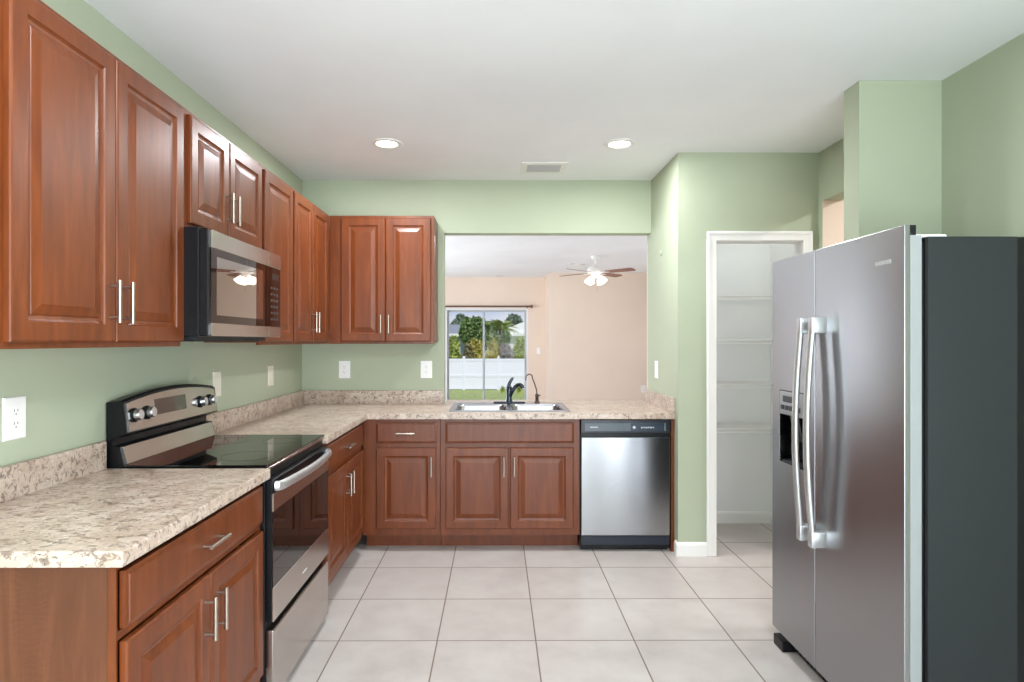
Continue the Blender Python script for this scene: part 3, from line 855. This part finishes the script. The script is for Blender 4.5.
for k in range(4):
    a = math.radians(45+90*k); c = Vector((.075*math.cos(a), .075*math.sin(a), -.30))
    ax = Vector((math.cos(a)*.75, math.sin(a)*.75, -1)).normalized()
    MB().lathe([(.022, 0), (.03, .015), (.045, .045), (.056, .085), (.062, .10), (.057, .098), (.045, .07), (.02, .02)], c, 20, ax, cap=True).build('glass_shade', 'shade', fn, smooth=True)
pc = MB(); pc.cyl((.02, -.01, -.31), (.02, -.01, -.47), .0015, 6); pc.lathe([(.002, -.47), (.006, -.485), (.004, -.50), (.001, -.503)], (.02, -.01, 0), 10)
pc.build('pull_chain', 'nickel', fn)

# ------------------------------------------------------------------ pantry shelves
def wire_shelf(label, z, proto=None):
    if proto: return copy_thing(proto, (0, 0, z), None, label)
    t = thing('wire_shelf', label, 'shelf', (0, 0, z), 0, 'wire shelves in the pantry')
    x0, x1, yb, yf = XW+.122, 2.087, 4.625, 4.30
    mb = MB()
    n = 31
    for k in range(n+1):
        x = x0+(x1-x0)*k/n
        mb.tube([(x, yb, 0), (x, yf, 0), (x, yf-.004, -.028)], .0016, 5)
    mb.build('deck_wires', 'trim', t)
    mb = MB()
    for y, zz in ((yb-.01, -.003), (4.46, -.003), (yf, -.003), (yf-.005, -.028)): mb.tube([(x0, y, zz), (x1, y, zz)], .003, 8)
    mb.build('rails', 'trim', t)
    for x in (x0+.18, x1-.22):
        mb = MB(); mb.box(x-.006, x+.006, yb-.014, yb+.004, -.004, .010); mb.build('clip', 'trim', t)
    return t
s0 = wire_shelf('white wire pantry shelf, topmost of the four', 1.712)
wire_shelf('white wire pantry shelf, second from the top', 1.398, s0)
wire_shelf('white wire pantry shelf, third from the top', 1.084, s0)
wire_shelf('white wire pantry shelf, lowest of the four', .770, s0)

# ------------------------------------------------------------------ living room: sliding door and curtain rod
DX0, DX1, DZ = -.99, .60, 2.02
f = MB(); f.cells([DX0, DX0+.03, DX1-.035, DX1], [0, .04, DZ-.035, DZ], 11.665, 11.79, lambda i, j: not (i == 1 and j == 1))
dr = f.build('door_1', 'frame'); dr['kind'] = 'structure'
for (a, b2, y) in ((DX0+.031, -.235, 11.745), (-.275, DX1-.036, 11.695)):
    st = MB().cells([a, a+.034, b2-.034, b2], [.042, .12, DZ-.072, DZ-.037], y-.018, y+.018, lambda i, j: not (i == 1 and j == 1)).build('sash', 'stile', dr)
    MB().box(a+.034, b2-.034, y-.003, y+.003, .12, DZ-.072).build('pane', 'glass', st)
mb = MB().box(DX1-.066, DX1-.052, 11.655, 11.677, .85, 1.15, .003); mb.build('pull', 'stile', dr)
rd = thing('curtain_rod', 'bare brown curtain rod above the sliding glass door', 'curtain rod', (0, 11.58, 2.05))
MB().tube([(-1.35, 0, 0), (.64, 0, 0)], .016, 12).build('pole', 'rod', rd, smooth=True)
for x in (-1.37, .66): MB().lathe([(.012, -.03), (.03, -.015), (.036, 0), (.03, .018), (.008, .03)], (x, 0, 0), 16, (1, 0, 0)).build('finial', 'rod', rd, smooth=True)
for x in (-1.2, .58): MB().box(x-.01, x+.01, -.005, .078, -.03, .01).build('bracket', 'rod', rd)
outlet('white switch plate on the far living-room wall right of the sliding door', (.80, 11.66, 1.2), 0, 'switch', 'plate', .075, .12)
outlet('white outlet low on the living-room wall beside the bar counter', (2.62, 10.86, .53), 0, 'outlet', 'plate')

# ------------------------------------------------------------------ outdoors
GZ = -.547
struct('lawn', MB().box(-40, 40, 14.2, 120, GZ-.1, GZ), 'lawn')
struct('patio', MB().box(-4, 5, 11.8, 14.2, GZ-.1, -.06), 'concrete')
struct('ground', MB().box(-40, 40, -40, 14.2, GZ-.3, GZ-.05), 'lawn')
fc = thing('vinyl_fence', 'white vinyl privacy fence across the lawn outside the sliding door', 'fence', (0, 24, GZ))
px = [-1.305+1.365*k for k in range(-4, 5)]
for x in px:
    p = MB().box(x-.05, x+.05, -.05, .05, 0, 1.28).build('post', 'vinyl', fc)
    MB().lathe([(.085, 1.28), (.085, 1.30), (.0, 1.345)], (x, 0, 0), 4).build('cap', 'vinyl', p)
for a, b2 in zip(px, px[1:]):
    pn = MB()
    n = 9; wd = (b2-a-.1)/n
    for k in range(n): pn.box(a+.05+k*wd+.001, a+.05+(k+1)*wd-.001, -.012, .012, .06, 1.20)
    pn.build('panel', 'vinyl', fc)
    for z in (.03, .52, 1.15): MB().box(a+.05, b2-.05, -.026, .026, z, z+.09).build('rail', 'vinyl', fc)

def leaves(mb, c, rad, n, size):
    for _ in range(n):
        d = Vector((random.gauss(0, 1), random.gauss(0, 1), random.gauss(0, 1))).normalized()*random.uniform(.55, 1)**.5
        p = Vector(c)+Vector((d.x*rad[0], d.y*rad[1], d.z*rad[2]))
        u = Vector((random.gauss(0, 1), random.gauss(0, 1), random.gauss(0, 1))).normalized(); w_ = u.orthogonal().normalized()
        w_.rotate(Matrix.Rotation(random.uniform(0, 6.28), 3, u)); v = u.cross(w_)
        s_ = size*random.uniform(.6, 1.3)
        q = [p+w_*s_, p+v*s_*.45+u*s_*.12, p-w_*s_, p-v*s_*.45+u*s_*.12]
        mb.bm.faces.new([mb.bm.verts.new(x) for x in q])
def px2(x, y, Y): return Vector(((x-497)/607*Y, Y, CAM_H-(y-341)/607*Y))
def bush(name, label, cat, x0, x1, ytop, Y, m, n=900, size=.10, lumps=7, trunk=.0, ybot=None, group=None):
    a = px2(x0, ytop, Y); b2 = px2(x1, ytop, Y); w_ = (b2.x-a.x)/2; cx = (a.x+b2.x)/2; ztop = a.z
    zb = px2(x0, ybot, Y).z if ybot else GZ+.1
    t = thing(name, label, cat, (cx, Y, GZ), 0, group)
    h = ztop-GZ; hb = zb-GZ
    mb = MB()
    for k in range(lumps):
        ang = 2*PI*k/lumps+random.uniform(-.3, .3); rr = random.uniform(.25, .62)
        r = (w_*random.uniform(.38, .55), w_*random.uniform(.38, .55), (h-hb)*random.uniform(.24, .36))
        zc = hb+(h-hb)*random.uniform(.28, .72)
        leaves(mb, (w_*rr*math.cos(ang), w_*rr*math.sin(ang), zc), r, n//lumps, size)
    leaves(mb, (0, 0, h-(h-hb)*.3), (w_*.55, w_*.55, (h-hb)*.3), n//5, size)
    mb.build('foliage', m, t)
    tr = MB(); top = hb+(h-hb)*.6; r0 = trunk or .04
    tr.tube([(0, 0, 0), (.02, 0, top*.4), (-.02, .02, top)], [r0, r0*.8, r0*.4], 8)
    for k in range(4):
        a_ = k*1.6; tr.tube([(0, 0, top*.5), (w_*.35*math.cos(a_), w_*.35*math.sin(a_), top*.85), (w_*.5*math.cos(a_), w_*.5*math.sin(a_), top)], [r0*.5, r0*.35, r0*.2], 6)
    tr.build('trunk', 'bark', t)
    return t
bush('broadleaf_tree', 'broad dark green tree behind the fence, left of the door mullion', 'tree', 459, 494, 317, 34, 'leaf_dark', 3400, .15, 11, .14, 356)
bush('distant_tree', 'grey-green distant tree at the upper left of the sliding door', 'tree', 449, 472, 314, 62, 'leaf_far', 1500, .24, 7, .2, 342)
bush('distant_tree', 'grey-green distant tree behind the white-roofed house', 'tree', 503, 523, 314, 60, 'leaf_far', 1500, .24, 7, .2, 340)
bush('garden_shrub', 'lime-green rounded shrub at the left end of the fence', 'shrub', 442, 466, 335, 28.5, 'leaf_lime', 1300, .10)
bush('garden_shrub', 'olive-brown shrub between the lime and yellow shrubs', 'shrub', 460, 476, 342, 26.6, 'leaf_olive', 900, .09)
bush('garden_shrub', 'yellow-leaved shrub just left of the door mullion', 'shrub', 469, 486, 339, 30.5, 'leaf_yellow', 1000, .10)
bush('garden_shrub', 'golden shrub right of the door mullion below the palm', 'shrub', 485, 500, 341, 26.4, 'leaf_yellow', 900, .10)
bush('garden_shrub', 'greyish bare shrub below the white-roofed house', 'shrub', 498, 515, 342, 28.6, 'leaf_grey', 900, .09)
bush('garden_shrub', 'pale lime shrub at the right end of the fence', 'shrub', 508, 533, 337, 30.6, 'leaf_lime', 1200, .10)
bush('broadleaf_tree', 'bushy green tree right of the mullion behind the palm', 'tree', 482, 512, 320, 37.5, 'leaf_dark', 2600, .15, 9, .1, 356)
def palm(label, x, ytop, Y, nf, flen, m):
    p = px2(x, ytop, Y); h = p.z-GZ
    t = thing('palm_tree', label, 'tree', (p.x, Y, GZ))
    tr = MB(); tr.tube([(0, 0, 0), (.05, 0, h*.35), (.02, 0, h*.72)], [.13, .10, .09], 10); tr.build('trunk', 'bark', t)
    for k in range(nf):
        a = 2*PI*k/nf+random.uniform(-.2, .2); el = random.uniform(.1, 1.45); mb = MB(); prev = None; n = 12
        for i in range(n+1):
            s_ = i/n; r = flen*s_*math.cos(el*(1-.3*s_)); z = h*.72+flen*s_*math.sin(el)-flen*.55*s_*s_
            q = Vector((.02+r*math.cos(a), r*math.sin(a), z))
            if prev is not None:
                dirv = (q-prev).normalized(); sd = dirv.cross(Vector((0, 0, 1))).normalized()
                L_ = flen*.30*math.sin(PI*min(.97, .15+s_*.85))
                for sg in (1, -1):
                    tip = q+sd*sg*L_*.8+dirv*L_*.5-Vector((0, 0, L_*.35))
                    mb.bm.faces.new([mb.bm.verts.new(v) for v in (prev, q, tip)])
            prev = q
        mb.build('frond', m, t)
palm('tall yellow-green palm right of the door mullion behind the fence', 500, 310, 32.5, 20, 1.15, 'leaf_palm')
palm('smaller palm beside the tall palm, its crown lower', 493, 328, 31.2, 16, .8, 'leaf_palm')
def clump(label, x, Y, n, h):
    t = thing('grass_clump', label, 'plant', ((x-497)/607*Y, Y, GZ)); mb = MB()
    for k in range(n):
        a = random.uniform(0, 6.28); l = h*random.uniform(.6, 1); o = random.uniform(.2, .7)*l; w_ = .02
        b0 = Vector((random.uniform(-.06, .06), random.uniform(-.06, .06), 0)); sd = Vector((-math.sin(a), math.cos(a), 0))*w_
        m1 = b0+Vector((o*.4*math.cos(a), o*.4*math.sin(a), l*.65)); tp = b0+Vector((o*math.cos(a), o*math.sin(a), l))
        v = [mb.bm.verts.new(q) for q in (b0-sd, b0+sd, m1+sd*.7, tp, m1-sd*.7)]
        mb.bm.faces.new(v)
    mb.build('blades', 'leaf_lime', t)
clump('arching lime-green grass clump on the lawn at the right edge of the door', 519, 22.3, 60, .45)
clump('small dark tuft of grass on the lawn behind the faucet', 503, 22.8, 40, .3)

def house(label, x0, x1, Y, d, zt, wall, roof, ridge, gable=False):
    t = thing('neighbour_house', label, 'house', ((x0+x1)/2, Y, GZ)); w_ = (x1-x0)/2; h = zt-GZ
    MB().box(-w_, w_, 0, d, 0, h).build('walls', wall, t)
    mb = MB()
    if gable: mb.prism([(-w_-.5, h), (w_+.5, h), (0, h+ridge)], -.5, d+.5, 'y')
    else: mb.prism([(-.5, h), (d+.5, h), (d/2, h+ridge)], -w_-.5, w_+.5, 'x')
    mb.build('roof', roof, t)
    MB().box(-w_-.5, w_+.5, -.55, -.5, h-.22, h+.02).build('fascia', 'stucco_w', t)
    for x in (-w_*.5, w_*.45):
        wi = MB().box(x-.5, x+.5, -.05, .02, h-1.5, h-.5).build('window', 'stucco_w', t)
        MB().box(x-.43, x+.43, -.06, -.04, h-1.43, h-.57).build('pane', 'windowdark', wi)
house('grey neighbouring house with white fascia behind the lime shrub at left', -9.5, -3.1, 52, 8, 2.0, 'stucco', 'roofgray', .9)
house('white-roofed neighbouring house at the right of the sliding door', .3, 9.5, 46, 9, 2.0, 'stucco_w', 'roofwhite', 1.9, True)
